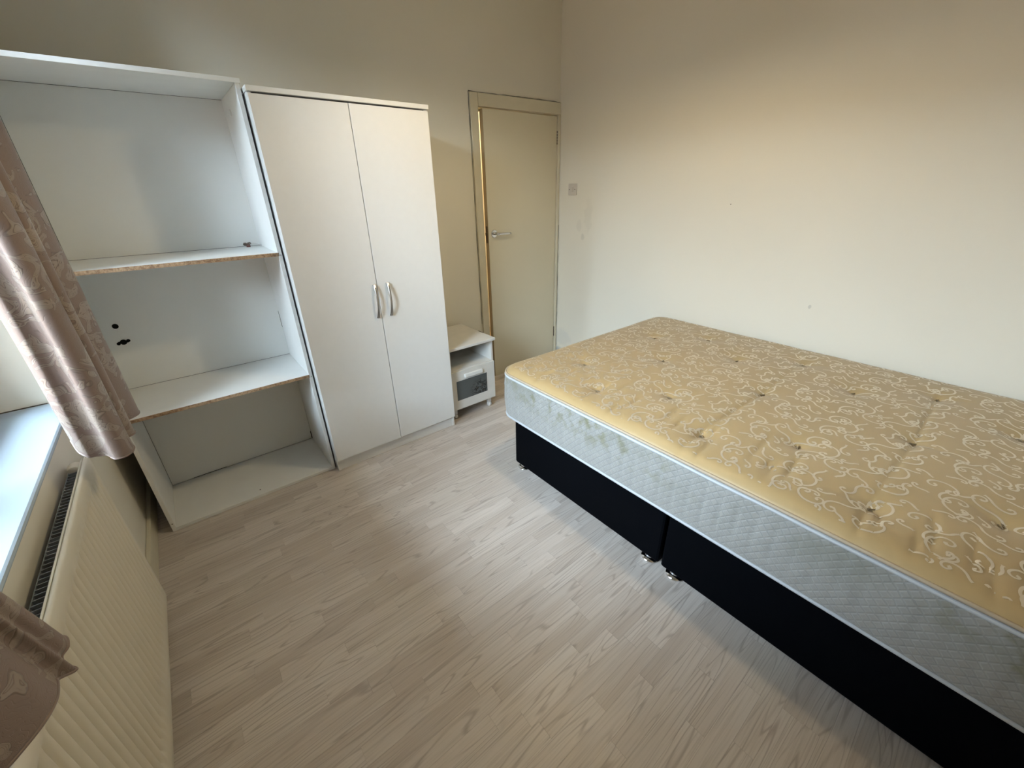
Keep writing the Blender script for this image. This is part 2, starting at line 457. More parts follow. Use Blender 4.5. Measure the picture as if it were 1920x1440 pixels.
M_brick = simple('outside_brick', (0.20, 0.12, 0.085), 0.9, 0, 0.2, 0.15, 2)
M_slate = simple('outside_slate', (0.10, 0.10, 0.11), 0.7, 0, 0.3, 0.15, 4)
bm = bmesh.new(); add_box(bm, -17.0, -11.0, -16, 12, -3.0, 2.4)  # unseen house row, added to cut the low sky light through the window
house = empty('sky_blocker_house', (-14, -2, -3.0), label='unseen brick terraced house added across the street to block low sky light', cat='building')
o = link('blocker_wall', mesh_of(bm, 'blocker_wall'), M_brick); o.parent = house; o.matrix_parent_inverse = Matrix.Translation((14, 2, 3.0))
bm = bmesh.new()
rv = [bm.verts.new(p) for p in ((-10.8, -16.2, 2.35), (-10.8, 12.2, 2.35), (-14, 12.2, 4.4), (-14, -16.2, 4.4), (-17.2, 12.2, 2.35), (-17.2, -16.2, 2.35))]
for f in ((0, 1, 2, 3), (3, 2, 4, 5), (0, 3, 5), (1, 4, 2), (0, 5, 4, 1)): bm.faces.new([rv[i] for i in f])
bmesh.ops.recalc_face_normals(bm, faces=bm.faces)
o = link('blocker_roof', mesh_of(bm, 'blocker_roof'), M_slate); o.parent = house; o.matrix_parent_inverse = Matrix.Translation((14, 2, 3.0))

# ------------------------------------------------------------------ door and frame
door = empty('door_1', (0, 0, 0), kind='structure')
door.rotation_euler.y = LEAN
M_gapline = simple('grey_caulk', (0.30, 0.29, 0.25), 0.8, 0, 0.2, 0.2, 40)
def ragged_strip(name, a, b, w, horiz, parent, y=-0.0125):
    """an uneven old paint and filler line along the outside of the architrave"""
    bm = bmesh.new(); n = 70; prev = None
    for i in range(n + 1):
        t = i / n; s = a + (b - a) * t
        k = noise.noise(Vector((s * 9, w * 31, 1.3))); k2 = noise.noise(Vector((s * 23, w * 17, 7.3)))
        hw = max(0.0006, 0.004 * (0.45 + k + 0.4 * k2)); c = w + 0.002 * k2
        pr = [(s, y, c - hw), (s, y, c + hw)] if horiz else [(c - hw, y, s), (c + hw, y, s)]
        q = [bm.verts.new(p) for p in pr] + [bm.verts.new((p[0], 0.0, p[2])) for p in pr]
        if prev:
            bm.faces.new((prev[0], q[0], q[1], prev[1])); bm.faces.new((prev[0], prev[2], q[2], q[0])); bm.faces.new((prev[1], q[1], q[3], prev[3]))
        prev = q
    bmesh.ops.recalc_face_normals(bm, faces=bm.faces)
    return link(name, mesh_of(bm, name), M_gapline, parent)
box('architrave', (DX0 - 0.062, DX0, -0.016, 0, 0, DH + 0.078), M_trim, door, bev=0.004)
box('architrave', (DX0, DX1 + 0.022, -0.016, 0, DH, DH + 0.078), M_trim, door, bev=0.004)
box('architrave', (DX1, DX1 + 0.022, -0.016, 0, 0, DH), M_trim, door, bev=0.003)
ragged_strip('filler_line', 0.5, DH + 0.082, DX0 - 0.066, False, door, -0.004)
ragged_strip('filler_line', DX0 - 0.066, DX1 + 0.02, DH + 0.082, True, door, -0.004)
ragged_strip('filler_line', 0.1, 1.2, DX1 + 0.018, False, door, -0.0175)
box('door_jamb', (DX0 - 0.018, DX0 + 0.006, 0, 0.12, 0, DH + 0.005), M_trim, door)
box('door_jamb', (DX1 - 0.003, DX1 + 0.02, 0, 0.12, 0, DH + 0.005), M_trim, door)
box('door_jamb', (DX0 + 0.006, DX1 - 0.003, 0, 0.12, DH - 0.004, DH + 0.02), M_trim, door)
M_jamb = simple('shaded_bare_wood_edge', (0.42, 0.33, 0.19), 0.6)  # unpainted wood brown, with the edge's shade mixed into the colour
box('door_stop', (DX0 + 0.006, DX0 + 0.018, 0.050, 0.065, 0, DH - 0.004), M_trim, door)
box('door_stop', (DX0 + 0.018, DX1 - 0.015, 0.050, 0.065, DH - 0.016, DH - 0.004), M_trim, door)
LW = 0.733
leaf = empty('door_leaf', (DX1 - 0.006, 0.0, 0.0)); leaf.parent = door
leaf.rotation_euler.z = math.radians(2.6)
box('leaf_panel', (-LW, 0, 0.0, 0.038, 0.006, DH - 0.011), M_door, leaf, bev=0.002)
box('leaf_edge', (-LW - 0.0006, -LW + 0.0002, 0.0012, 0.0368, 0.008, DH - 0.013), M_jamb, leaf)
lv = box('latch_plate', (-LW - 0.0018, -LW, 0.008, 0.031, 1.125, 1.245), M_steel, leaf)
box('latch_bolt', (-LW - 0.011, -LW, 0.013, 0.027, 1.18, 1.20), M_steel, leaf)
hz = 1.19; hx = -LW + 0.052
handle = lathe('handle_rose', [(0.029, 0), (0.029, -0.006), (0.025, -0.010)], (hx, 0, hz), M_chrome, leaf, 'Y')
lathe('handle_neck', [(0.010, 0), (0.0095, -0.03), (0.011, -0.045)], (hx, -0.008, hz), M_chrome, leaf, 'Y', 16)
tube('lever', [(hx - 0.010, -0.050, hz), (hx + 0.01, -0.0515, hz), (hx + 0.05, -0.050, hz - 0.002), (hx + 0.10, -0.049, hz - 0.004), (hx + 0.128, -0.049, hz - 0.005)],
     [0.009, 0.0095, 0.0085, 0.008, 0.0075], M_chrome, leaf)
for z in (0.20, 1.80):
    for q in range(5):
        lathe('hinge_knuckle', [(0.0042, 0), (0.0042, 0.0165)], (0.0035, -0.003, z + q * 0.019), M_steel, leaf, 'Z', 10)

# hall lamp that shows through the gap of the door
hall = lathe('hall_ceiling_lamp', [(0.03, 0.10), (0.11, 0.06), (0.13, 0.0), (0.10, -0.05), (0.03, -0.07)], (-0.55, 0.7, 2.40), emit('hall_lamp_glass', (1.0, 0.78, 0.48), 140.0),
             label='round glowing glass ceiling lamp in the hallway behind the door', cat='lamp')

# ------------------------------------------------------------------ light switch
sw = empty('light_switch', (XR + LEAN * 1.475, -0.166, 1.475), label='small square light switch on the wall beside the door', cat='light switch')
box('plate', (-0.010, 0, -0.043, 0.043, -0.043, 0.043), M_switch, sw, bev=0.003)
box('rocker', (-0.0135, -0.009, -0.011, 0.011, -0.017, 0.017), M_switch, sw, bev=0.0015)
for s in (-1, 1):
    lathe('screw', [(0.0038, 0), (0.0038, -0.002)], (-0.010, s * 0.030, 0), M_steel, sw, 'X', 10)

# ------------------------------------------------------------------ wardrobe
WX0, WX1, WF, WH, WPL, WXS, SH = -2.2395, -1.4426, -0.526, 1.8736, 0.0747, -1.8436, 0.0187
T = 0.016
w = empty('wardrobe', (0, 0, 0), label='tall white two-door wardrobe with bow handles', cat='wardrobe')
def wb(name, b, mat=M_lam, bev=0.0012, parent=w): return box(name, b, mat, parent, bev=bev, shear=SH)
wb('side_panel', (WX0, WX0 + T, WF + T + 0.0003, -0.03, 0, WH - T - 0.004))
wb('side_panel', (WX1 - T, WX1, WF + T + 0.0003, -0.03, 0, WH - T - 0.004))
wb('top_panel', (WX0 - 0.003, WX1 + 0.003, WF - 0.004, -0.03, WH - T - 0.003, WH))
wb('base_panel', (WX0 + T, WX1 - T, WF + 0.02, -0.03, WPL - 0.012, WPL + 0.002))
wb('plinth', (WX0 + T, WX1 - T, WF + 0.022, WF + 0.038, 0, WPL - 0.013))
wb('back_panel', (WX0 + T, WX1 - T, -0.036, -0.031, WPL, WH - T - 0.004), M_back, 0)
wb('inner_shelf', (WX0 + T, WX1 - T, WF + 0.05, -0.04, 1.60, 1.616))
GAP = 0.0016
def bow_handle(parent, x, z0, z1, y):
    pts = []; n = 14
    bm = bmesh.new(); prev = None
    for i in range(n + 1):
        t = i / n; z = z1 + (z0 - z1) * t
        b = math.sin(math.pi * t) ** 0.7
        yy = y - 0.006 - 0.024 * b
        hw = 0.0075 - 0.0030 * math.sin(math.pi * t); th = 0.0035 + 0.0025 * abs(2 * t - 1)
        xx = x + SH * z
        ring = [bm.verts.new((xx + dx * hw, yy + dy * th, z)) for dx, dy in ((-1, -0.6), (-0.6, -1), (0.6, -1), (1, -0.6), (1, 1), (-1, 1))]
        if prev:
            for j in range(6): bm.faces.new((prev[j], prev[(j + 1) % 6], ring[(j + 1) % 6], ring[j]))
        else: bm.faces.new(ring[::-1])
        prev = ring
    bm.faces.new(prev)
    for z in (z0 + 0.006, z1 - 0.006):
        add_lathe(bm, [(0.005, 0), (0.005, -0.010)], (x + SH * z, y, z), 'Y', 10)
    bmesh.ops.recalc_face_normals(bm, faces=bm.faces)
    return link('handle', mesh_of(bm, 'handle'), M_metal, parent, label='brushed metal bow handle')
d1 = wb('door', (WX0 + 0.0004, WXS - GAP, WF, WF + T, WPL, WH - T - 0.010))
d2 = wb('door', (WXS + GAP, WX1 - 0.001, WF, WF + T, WPL + 0.002, WH - T - 0.010))
bow_handle(d1, WXS - 0.038, 0.862, 1.042, WF)
bow_handle(d2, WXS + 0.037, 0.862, 1.042, WF)

# ------------------------------------------------------------------ open shelf unit
BX0, BX1, BF, BB, BH, S1, S2, BSH = -3.029, -2.249, -0.469, -0.055, 1.902, 1.239, 0.617, 0.0035
b = empty('shelf_unit', (0, 0, 0), label='open white shelf unit with raw chipboard shelf edges left of the wardrobe', cat='shelf unit')
def bb(name, q, mat=M_lam_old, bev=0.001, parent=b, **k): return box(name, q, mat, parent, bev=bev, shear=BSH, **k)
bb('side_panel', (BX0, BX0 + T, BF, -0.035, 0, BH - T))
bb('side_panel', (BX1 - T, BX1, BF, -0.035, 0, BH - T))
bb('top_panel', (BX0 - 0.004, BX1 + 0.004, BF - 0.004, -0.035, BH - T, BH))
bb('bottom_panel', (BX0 + T, BX1 - T, BF + 0.001, -0.06, 0.001, 0.017))
bp_ = bb('back_panel', (BX0 + T - 0.002, BX1 - T + 0.002, BB, BB + 0.004, 0.004, BH - T), M_back, 0)
for zt in (S1, S2):
    s = bb('shelf', (BX0 + T, BX1 - T, BF + 0.0014, BB, zt - T, zt))
    bb('chipboard_edge', (BX0 + T, BX1 - T, BF, BF + 0.0014, zt - T, zt - 0.0004), M_chip, 0, s, label='raw brown chipboard edge')
# black strips painted as the shade in open slits; joint grooves, screw holes, fittings
GW = 0.0011
for zlo, zhi in ((0.0172, S2 - T), (S2, S1 - T), (S1, BH - T)):
    bb('back_groove', (BX0 + T, BX0 + T + GW, BB - 0.0006, BB, zlo, zhi), M_black, 0, bp_)
    bb('back_groove', (BX1 - T - GW, BX1 - T, BB - 0.0006, BB, zlo, zhi), M_black, 0, bp_)
    bb('back_groove', (BX0 + T + GW, BX1 - T - GW, BB - 0.0006, BB, zlo, zlo + 0.0011), M_black, 0, bp_)
bb('back_groove', (BX0 + T + GW, BX1 - T - GW, BB - 0.0006, BB, BH - T - 0.0012, BH - T), M_black, 0, bp_)
for z0, z1 in ((1.585, 1.695), (0.785, 0.88), (0.018, 0.07)):
    bb('back_slit_shade', (BX1 - T - 0.0045, BX1 - T - 0.0002, BB - 0.0008, BB, z0, z1), M_black, 0, bp_)
bb('back_slit_shade', (BX0 + T + 0.10, BX0 + T + 0.26, BB - 0.0008, BB, 0.0175, 0.0205), M_black, 0, bp_)
lathe('cable_hole', [(0.012, 0), (0.012, -0.0008)], (-2.954, BB, 0.933), M_black, bp_, 'Y', 16)
lathe('cable_hole', [(0.013, 0), (0.013, -0.0008)], (-2.950, BB, 0.853), M_black, bp_, 'Y', 16)
bm = bmesh.new()
for dx, dz in ((-0.019, -0.004), (0.019, 0.004)): add_lathe(bm, [(0.0075, 0), (0.0075, -0.0009)], (-2.950 + dx, BB, 0.853 + dz), 'Y', 12)
add_box(bm, -2.969, -2.931, BB - 0.0009, BB, 0.848, 0.858)
link('cable_hole', mesh_of(bm, 'cable_hole'), M_black, bp_)
lathe('rail_socket', [(0.014, 0), (0.014, -0.012), (0.008, -0.013)], (BX1 - T + BSH * 1.8, -0.22, 1.815), M_plastic, b, 'X', 16)
for z in (S1 - 0.012, S2 - 0.012):
    lathe('screw', [(0.003, 0), (0.003, -0.0008)], (BX1 - 0.006, BF, z), M_metal, b, 'Y', 10)
for (x, z) in ((BX0 + 0.009, 0.045),):
    lathe('screw', [(0.003, 0), (0.003, -0.0008)], (x, BF, z), M_steel, b, 'Y', 10)
lathe('screw', [(0.0035, 0), (0.0035, 0.0008)], (-2.637, -0.419, 0.017), M_steel, b, 'Z', 10)
# small clip lying on the upper shelf
cl = empty('cable_clip', (-2.315, -0.095, S1), label='small dark metal clip lying at the back of the upper shelf', cat='clip')
tube('clip_loop', [(-0.014 + 0.016 * math.cos(t), 0.007 * math.sin(t), 0.014 + 0.005 * math.sin(2 * t)) for t in [i * 0.6 for i in range(10)]], 0.004, M_steel, cl, 8)
lathe('clip_head', [(0.009, 0), (0.010, 0.008), (0.005, 0.012)], (-0.012, -0.006, 0), simple('rusty_cap', (0.16, 0.07, 0.055), 0.6), cl, 'Z', 14)
tube('clip_lead', [(0.0, 0, 0.012), (0.02, 0.006, 0.016), (0.04, 0.008, 0.008), (0.052, 0.004, 0.004)], 0.003, M_plastic, cl, 8)

# ------------------------------------------------------------------ nightstand
n = empty('nightstand', (0, 0, 0), label='small white bedside cabinet with dark glass drawer panel beside the wardrobe', cat='nightstand')
NX0, NX1, NF, NB, NTOP, NBOT = -1.422, -1.058, -0.480, -0.045, 0.548, 0.085
M_lam_ns = simple('dusty_white_laminate', (0.76, 0.74, 0.69), 0.5, 0, 0.4, 0.08, 14)
box('top', (NX0 - 0.012, NX1 + 0.012, NF - 0.006, NB, NTOP - 0.020, NTOP), M_lam_ns, n, bev=0.004)
box('side_panel', (NX0, NX0 + T, NF + 0.014, NB, NBOT, NTOP - 0.0205), M_lam_ns, n, bev=0.001)
box('side_panel', (NX1 - T, NX1, NF + 0.014, NB, NBOT, NTOP - 0.0205), M_lam_ns, n, bev=0.001)
box('back_panel', (NX0 + T, NX1 - T, NB - 0.008, NB - 0.004, NBOT, NTOP - 0.021), M_lam_ns, n)
box('shelf', (NX0 + T, NX1 - T, NF + 0.014, NB - 0.009, 0.366, 0.382), M_lam_ns, n)
box('base', (NX0 + T, NX1 - T, NF + 0.016, NB - 0.009, NBOT, NBOT + T), M_lam_ns, n)
dr = boxes('drawer_front', [(NX0 + 0.001, NX1 - 0.001, NF, NF + 0.013, NBOT + 0.002, 0.374)], M_lam_ns, n, bev=0.0015)
box('glass_panel', (-1.383, -1.130, NF - 0.002, NF + 0.001, 0.158, 0.303), M_print, dr, bev=0.0008, label='dark glass panel with a floral print')
box('handle', (-1.318, -1.170, NF - 0.014, NF + 0.001, 0.318, 0.346), M_lam, dr, bev=0.004, label='white bar handle')
for x in (NX0 + 0.035, NX1 - 0.030):
    for yy in (NF + 0.045, NB - 0.04):
        o = lathe('castor', [(0.016, -0.011), (0.0185, -0.008), (0.0185, 0.008), (0.016, 0.011)], (x, yy, 0.0185), M_plastic, n, 'X', 18)
        box('castor_fork', (x - 0.015, x + 0.015, yy - 0.008, yy + 0.016, 0.034, NBOT), M_plastic, o, bev=0.003)
box('chipped_edge', (-1.0535, -1.0452, -0.345, -0.285, NTOP - 0.004, NTOP + 0.0005), M_steel, n)

# ------------------------------------------------------------------ bed base
EX0, EX1, EY0, EY1, EZ0, EZ1 = -1.410, 0.004, -1.140, -3.11, 0.027, 0.355
SPL = -2.103
bed = empty('divan_base', (0, 0, 0), label='black leatherette divan bed base in two halves under the mattress', cat='bed base')
box('base_half', (EX0, EX1, SPL + 0.005, EY0, EZ0, EZ1 - 0.002), M_leather, bed, bev=0.012)
box('base_half', (EX0, EX1, EY1, SPL - 0.005, EZ0, EZ1 - 0.002), M_leather, bed, bev=0.012)
for fy in (EY0 - 0.05, SPL + 0.06, SPL - 0.062, EY1 + 0.06):
    for fx in (EX0 + 0.030, EX1 - 0.06):
        lathe('glide_foot', [(0.026, 0.0), (0.036, 0.002), (0.038, 0.008), (0.034, 0.013), (0.022, 0.017), (0.018, EZ0 + 0.002)], (fx, fy, 0), M_chrome, bed, 'Z', 24)

# ------------------------------------------------------------------ mattress
MX0, MX1, MY0, MY1 = -1.462, 0.012, -1.075, -3.12
MZ0, MZP = 0.362, 0.612
RC = 0.10
TUFTS = [(x, yy) for yy in (-1.600, -2.116, -2.628) for x in (-0.252, -0.764, -1.282)] + \
        [(x, yy) for yy in (-1.362, -1.864, -2.376, -2.872) for x in (-0.455, -1.100)]
TUFTS[1] = (-0.748, -1.605)
random.seed(21)
WR = [(random.uniform(-1.40, -1.22), random.uniform(-3.05, -1.2), random.uniform(0.05, 0.13)) for _ in range(34)]
def inset(x, yy):
    dx = min(x - MX0, MX1 - x); dy = min(yy - MY1, MY0 - yy)
    if dx < RC and dy < RC: return max(0.0, RC - math.hypot(RC - dx, RC - dy))
    return max(0.0, min(dx, dy))
def top_z(x, yy):
    d = inset(x, yy)
    e = 1 - math.exp(-d / 0.022)
    z = MZP + 0.030 * e + 0.010 * (1 - math.exp(-d / 0.22))
    for tx, ty in TUFTS:
        r2 = (x - tx) ** 2 + (yy - ty) ** 2
        if r2 < 0.09:
            r = math.sqrt(r2)
            z -= 0.020 * math.exp(-r / 0.030) + 0.006 * math.exp(-r2 / 0.006)
            if r > 0.004:   # creases that radiate from the tuft
                a = math.atan2(yy - ty, x - tx)
                z -= 0.0028 * max(0.0, math.cos(a * 3 + tx * 9)) ** 10 * math.exp(-r / 0.08)
    for ry_, amp in ((-1.605, 0.003), (-2.116, 0.012), (-2.628, 0.012)):   # valleys along the tuft rows
        dyv = abs(yy - ry_ - 0.006 * math.sin(x * 7 + ry_))
        if dyv < 0.08 and x < -0.2:
            k = 0.5 + 0.5 * math.sin(x * 5.1 + ry_ * 3)
            z -= amp * (0.4 + 0.6 * k) * math.exp(-dyv / 0.007) * e
    for wx_, wy_, wl in WR:   # short wrinkles by the near edge
        if abs(yy - wy_) < 0.03 and abs(x - wx_) < wl:
            z -= 0.011 * math.exp(-abs(yy - wy_ - 0.05 * (x - wx_)) / 0.006) * (1 - abs(x - wx_) / wl) * e
    z += 0.0035 * noise.noise(Vector((x * 5, yy * 5, 0.3))) * e
    return z
def warp(x, yy):
    """square corner to rounded corner"""
    cx, cy = (MX0 + MX1) / 2, (MY0 + MY1) / 2; hx_, hy_ = (MX1 - MX0) / 2, (MY0 - MY1) / 2
    ax, ay = abs(x - cx), abs(yy - cy)
    if ax > hx_ - RC and ay > hy_ - RC:
        a = (ax - hx_ + RC) / RC; b_ = (ay - hy_ + RC) / RC
        na, nb = a * math.sqrt(1 - b_ * b_ / 2), b_ * math.sqrt(1 - a * a / 2)
        ax, ay = hx_ - RC + na * RC, hy_ - RC + nb * RC
    return cx + math.copysign(ax, x - cx), cy + math.copysign(ay, yy - cy)
mat_ = empty('mattress', (0, 0, 0), label='beige damask tufted mattress with a stained white quilted side', cat='mattress')
def spaced(a, b, step, fine):
    out = []; L = b - a; nn = int(L / step)
    pts = [a + L * i / nn for i in range(nn + 1)]
    ex = [a + fine * i for i in range(1, 4)] + [b - fine * i for i in range(1, 4)]
    return sorted(set(round(p, 5) for p in pts + ex))
xs = spaced(MX0, MX1, 0.0085, 0.0022); ys = spaced(MY1, MY0, 0.0085, 0.0022)
rows = []
for yy in ys:
    r = []
    for x in xs:
        px, py = warp(x, yy); r.append((px, py, top_z(px, py)))
    rows.append(r)
link('top_panel', grid_mesh('top_panel', rows), M_tick, mat_, smooth=True)
def perimeter(off=0.0, n=26):
    out = []
    cs = [(MX1 - RC, MY0 - RC, 0), (MX0 + RC, MY0 - RC, 90), (MX0 + RC, MY1 + RC, 180), (MX1 - RC, MY1 + RC, 270)]
    for i, (cx, cy, a0) in enumerate(cs):
        for j in range(13):
            a = math.radians(a0 + 90 * j / 12)
            out.append((cx + (RC + off) * math.cos(a), cy + (RC + off) * math.sin(a)))
        nx, ny, na = cs[(i + 1) % 4]
        a = math.radians(a0 + 90)
        p = Vector(out[-1]); q = Vector((nx + (RC + off) * math.cos(a), ny + (RC + off) * math.sin(a)))
        seg = max(2, int((q - p).length / 0.008))
        for j in range(1, seg): out.append(tuple(p + (q - p) * j / seg))
    return out
rows = []; NZ = 22
for i in range(NZ + 1):
    t = i / NZ; z = MZ0 + (MZP - MZ0) * t
    bulge = 0.012 * math.sin(math.pi * t) ** 0.6
    ring = []
    for (x, yy) in perimeter(0.0):
        u = x + yy
        seam = abs(((u / 0.0557) % 1.0) - 0.5) * 0.0557      # vertical stitch lines
        k = bulge - 0.0055 * math.exp(-seam / 0.004) * math.sin(math.pi * t) + 0.002 * noise.noise(Vector((x * 14, yy * 14, z * 14)))
        cx, cy = min(max(x, MX0 + RC), MX1 - RC), min(max(yy, MY1 + RC), MY0 - RC)
        nv = Vector((x - cx, yy - cy)); nv = nv.normalized() if nv.length else Vector((0, 0))
        # on straight runs push straight out
        ring.append((x + nv.x * k, yy + nv.y * k, z))
    ring.append(ring[0]); rows.append(ring)
link('side_border', grid_mesh('side_border', rows), M_border, mat_, smooth=True)
pm = perimeter(0.001)
tube('piping', [(x, yy, MZP) for x, yy in pm], 0.0058, M_pipe_top, mat_, 8, True, label='tan top edge piping')
tube('piping', [(x, yy, MZP - 0.013 + 0.002 * noise.noise(Vector((x * 6, yy * 6, 2)))) for x, yy in perimeter(0.003)], 0.0065, M_pipe_low, mat_, 8, True)
tube('piping', [(x, yy, MZ0 + 0.001 - 0.0) for x, yy in perimeter(0.002)], 0.0062, M_pipe_low, mat_, 8, True, label='white bottom edge piping')
box('underside', (MX0 + 0.03, MX1 - 0.03, MY1 + 0.03, MY0 - 0.03, MZ0 - 0.006, MZ0 + 0.006), M_border, mat_)
tube('handle_cord', [(-1.405 - 0.008, -1.083, 0.575), (-1.425, -1.083, 0.555), (-1.432, -1.085, 0.525), (-1.424, -1.083, 0.50), (-1.412, -1.083, 0.49)], 0.0022, M_pipe_low, mat_, 8)
# tuft ties
bm = bmesh.new()
add_lathe(bm, [(0.0145, 0.0), (0.016, 0.0018), (0.0145, 0.004), (0.010, 0.0042), (0.008, 0.0025), (0.004, 0.003)], (0, 0, 0), 'Z', 14)
add_tube(bm, [(-0.017, -0.004, 0.003), (-0.006, 0.003, 0.007), (0.006, -0.002, 0.007), (0.018, 0.004, 0.003)], 0.0022, 6)
ME_tuft = mesh_of(bm, 'tuft'); ME_tuft.materials.append(M_tuft)
for p in ME_tuft.polygons: p.use_smooth = True
for tx, ty in TUFTS:
    o = bpy.data.objects.new('tuft', ME_tuft); COL.objects.link(o); o.parent = mat_
    o.location = (tx, ty, top_z(tx, ty) + 0.0015); o.rotation_euler.z = random.uniform(0, 6.28); o.scale = (1.0, 0.75, 1)

# woven scroll pattern, laid on the top panel
def scroll_curve(kind, R_):
    """points of a scroll centred on its middle: 'C' curls both ends to the same side, 'S' to opposite sides, 'L' one curl"""
    pts = []; n_ = 52
    def half(sign, turn, k0, a):
        Lh = turn * R_ / (k0 + a / 4.0); th = 0.0; p = Vector((0, 0)); out = []
        m = n_ // 2
        for i in range(1, m + 1):
            t = i / m
            th += sign * (k0 + a * t ** 3) / R_ * (Lh / m)
            p = p + Vector((math.cos(th), math.sin(th))) * (Lh / m)
            out.append((p.copy(), 0.75 + 0.25 * (1 - t) + (0.5 if t > 0.9 else 0.0)))
        return out
    if kind == 'C': f, g = half(1, 6.2, 0.75, 5.0), half(1, 6.2, 0.75, 5.0)
    elif kind == 'S': f, g = half(1, 6.6, 0.9, 5.0), half(-1, 5.4, 0.9, 5.0)
    else: f, g = half(1, 5.6, 0.6, 6.0), half(-1, 0.6, 0.6, 0.5)
    if kind == 'C': back = [(Vector((-q.x, q.y)), w_) for q, w_ in g]
    else: back = [(Vector((-q.x, -q.y if kind == 'X' else q.y)), w_) for q, w_ in g]
    return back[::-1] + [(Vector((0, 0)), 1.0)] + f
PROTO = {(k, s_): scroll_curve(k, s_) for k in 'CSL' for s_ in (0.040, 0.032, 0.020)}
vs, fs = [], []
random.seed(5)
def lay(kind, size, ox, oy, ang, flip):
    ca, sa = math.cos(ang), math.sin(ang); P = []
    for q, w_ in PROTO[(kind, size)]:
        x_, y_ = q.x, q.y * (-1 if flip else 1)
        P.append((ox + ca * x_ - sa * y_, oy + sa * x_ + ca * y_, w_))
    base = None
    for i, (x_, y_, w_) in enumerate(P):
        a = P[max(0, i - 1)]; c = P[min(len(P) - 1, i + 1)]
        tx, ty = c[0] - a[0], c[1] - a[1]; l_ = math.hypot(tx, ty) or 1
        nx, ny = -ty / l_, tx / l_
        hw = 0.0034 * w_
        if inset(x_, y_) < 0.040:
            base = None; continue
        i0 = len(vs)
        for s_ in (-1, 1):
            X, Y = x_ + s_ * nx * hw, y_ + s_ * ny * hw
            vs.append((X, Y, top_z(X, Y) + 0.0007))
        if base is not None: fs.append((base, base + 1, i0 + 1, i0))
        base = i0
PX, PY = 0.112, 0.088
r_i = 0; yy = MY1 + 0.02
ANG = (0.4, 2.6, 4.3, 1.5, 5.4, 3.4)
while yy < MY0 + 0.05:
    x = MX0 + (PX / 2 if r_i % 2 else 0); c_i = 0
    while x < MX1 + 0.05:
        j = lambda a: random.uniform(-a, a)
        t_ = (2 * r_i + 3 * c_i) % 6
        lay('C' if t_ % 3 else 'S', 0.040 if t_ % 2 else 0.032, x + j(.004), yy + j(.004), ANG[t_] + j(.15), (r_i + c_i) % 2 == 0)
        lay('L', 0.032 if t_ % 2 else 0.020, x + PX * 0.5 + j(.005), yy + j(.005), ANG[(t_ + 2) % 6] + j(.2), t_ % 2 == 0)
        lay('L', 0.020, x + PX * 0.22 + j(.005), yy + PY * 0.5 + j(.005), ANG[(t_ + 4) % 6] + j(.2), t_ % 2 == 1)
        x += PX; c_i += 1
    yy += PY; r_i += 1
me = bpy.data.meshes.new('woven_scrolls'); me.from_pydata(vs, [], fs); me.update()
_bm = bmesh.new(); _bm.from_mesh(me); bmesh.ops.recalc_face_normals(_bm, faces=_bm.faces)
for f in _bm.faces:
    if f.normal.z < 0: f.normal_flip()
_bm.to_mesh(me); _bm.free()
link('woven_scrolls', me, M_scroll, mat_, smooth=True, label='pale satin scroll pattern woven into the mattress top', kind='stuff')

# ------------------------------------------------------------------ radiator
RX, RY0, RY1, RZ0, RZ1 = -3.050, -0.995, -2.45, 0.092, 0.740
rad = empty('radiator', (0, 0, 0), label='cream ribbed panel radiator under the window', cat='radiator')
PITCH = 0.0334; n_fl = int((RY0 - RY1 - 0.07) / PITCH)
rows = []
zs = [RZ0, RZ0 + 0.004, 0.115, 0.140, 0.155, 0.165, 0.178, 0.36, 0.51, 0.66, 0.675, 0.688, 0.698, 0.712, RZ1 - 0.004, RZ1]
yl = [RY0, RY0 - 0.004, RY0 - 0.03] + [RY0 - 0.035 - PITCH * i / 10 for i in range(n_fl * 10 + 1)] + [RY1 + 0.03, RY1 + 0.004, RY1]
for z in zs:
    r = []
    fz = 1.0 if 0.178 <= z <= 0.675 else (0.0 if (z <= 0.148 or z >= 0.698) else min((z - 0.148) / 0.03, (0.698 - z) / 0.023))
    for yv in yl:
        s_ = ((RY0 - 0.035 - yv) / PITCH) % 1.0
        inside = RY0 - 0.035 >= yv >= RY0 - 0.035 - PITCH * n_fl
        g = 0.5 - 0.5 * math.cos(2 * math.pi * s_); g = g ** 1.6
        x = RX - (0.011 * (1 - g) * fz if inside else 0.0) * 1.0
        if z in (RZ0, RZ1) or yv in (RY0, RY1): x -= 0.004
        r.append((x, yv, z))
    rows.append(r)
fp = link('front_panel', grid_mesh('front_panel', rows), M_rad, rad, smooth=True)
_m = fp.modifiers.new('thick', 'SOLIDIFY'); _m.thickness = 0.010; _m.offset = 1 if False else -1
tube('top_seam', [(RX - 0.007, RY0 - 0.002, RZ1 - 0.001), (RX - 0.007, RY1 + 0.002, RZ1 - 0.001)], 0.003, M_rad, rad, 8)
tube('bottom_seam', [(RX - 0.006, RY0 - 0.002, RZ0), (RX - 0.006, RY1 + 0.002, RZ0)], 0.0045, M_rad, rad, 8)
bm = bmesh.new(); add_box(bm, -3.086, RX - 0.011, -0.0012, 0.0012, RZ0 + 0.06, RZ1 - 0.012)
ME_fin = mesh_of(bm, 'convector_fin'); ME_fin.materials.append(M_fin)
yv = RY0 - 0.06; i = 0
while yv > -2.20:
    o = bpy.data.objects.new('convector_fin', ME_fin); COL.objects.link(o); o.parent = rad; o.location = (0, yv, 0)
    o.rotation_euler.z = 0.25 if i % 2 else -0.25; o.location.x = RX * 0 ; 
    o.rotation_euler.z = 0; yv -= 0.0167; i += 1
box('convector_sheet', (-3.0885, -3.0865, RY1 + 0.05, RY0 - 0.05, RZ0 + 0.06, RZ1 - 0.014), M_fin, rad)
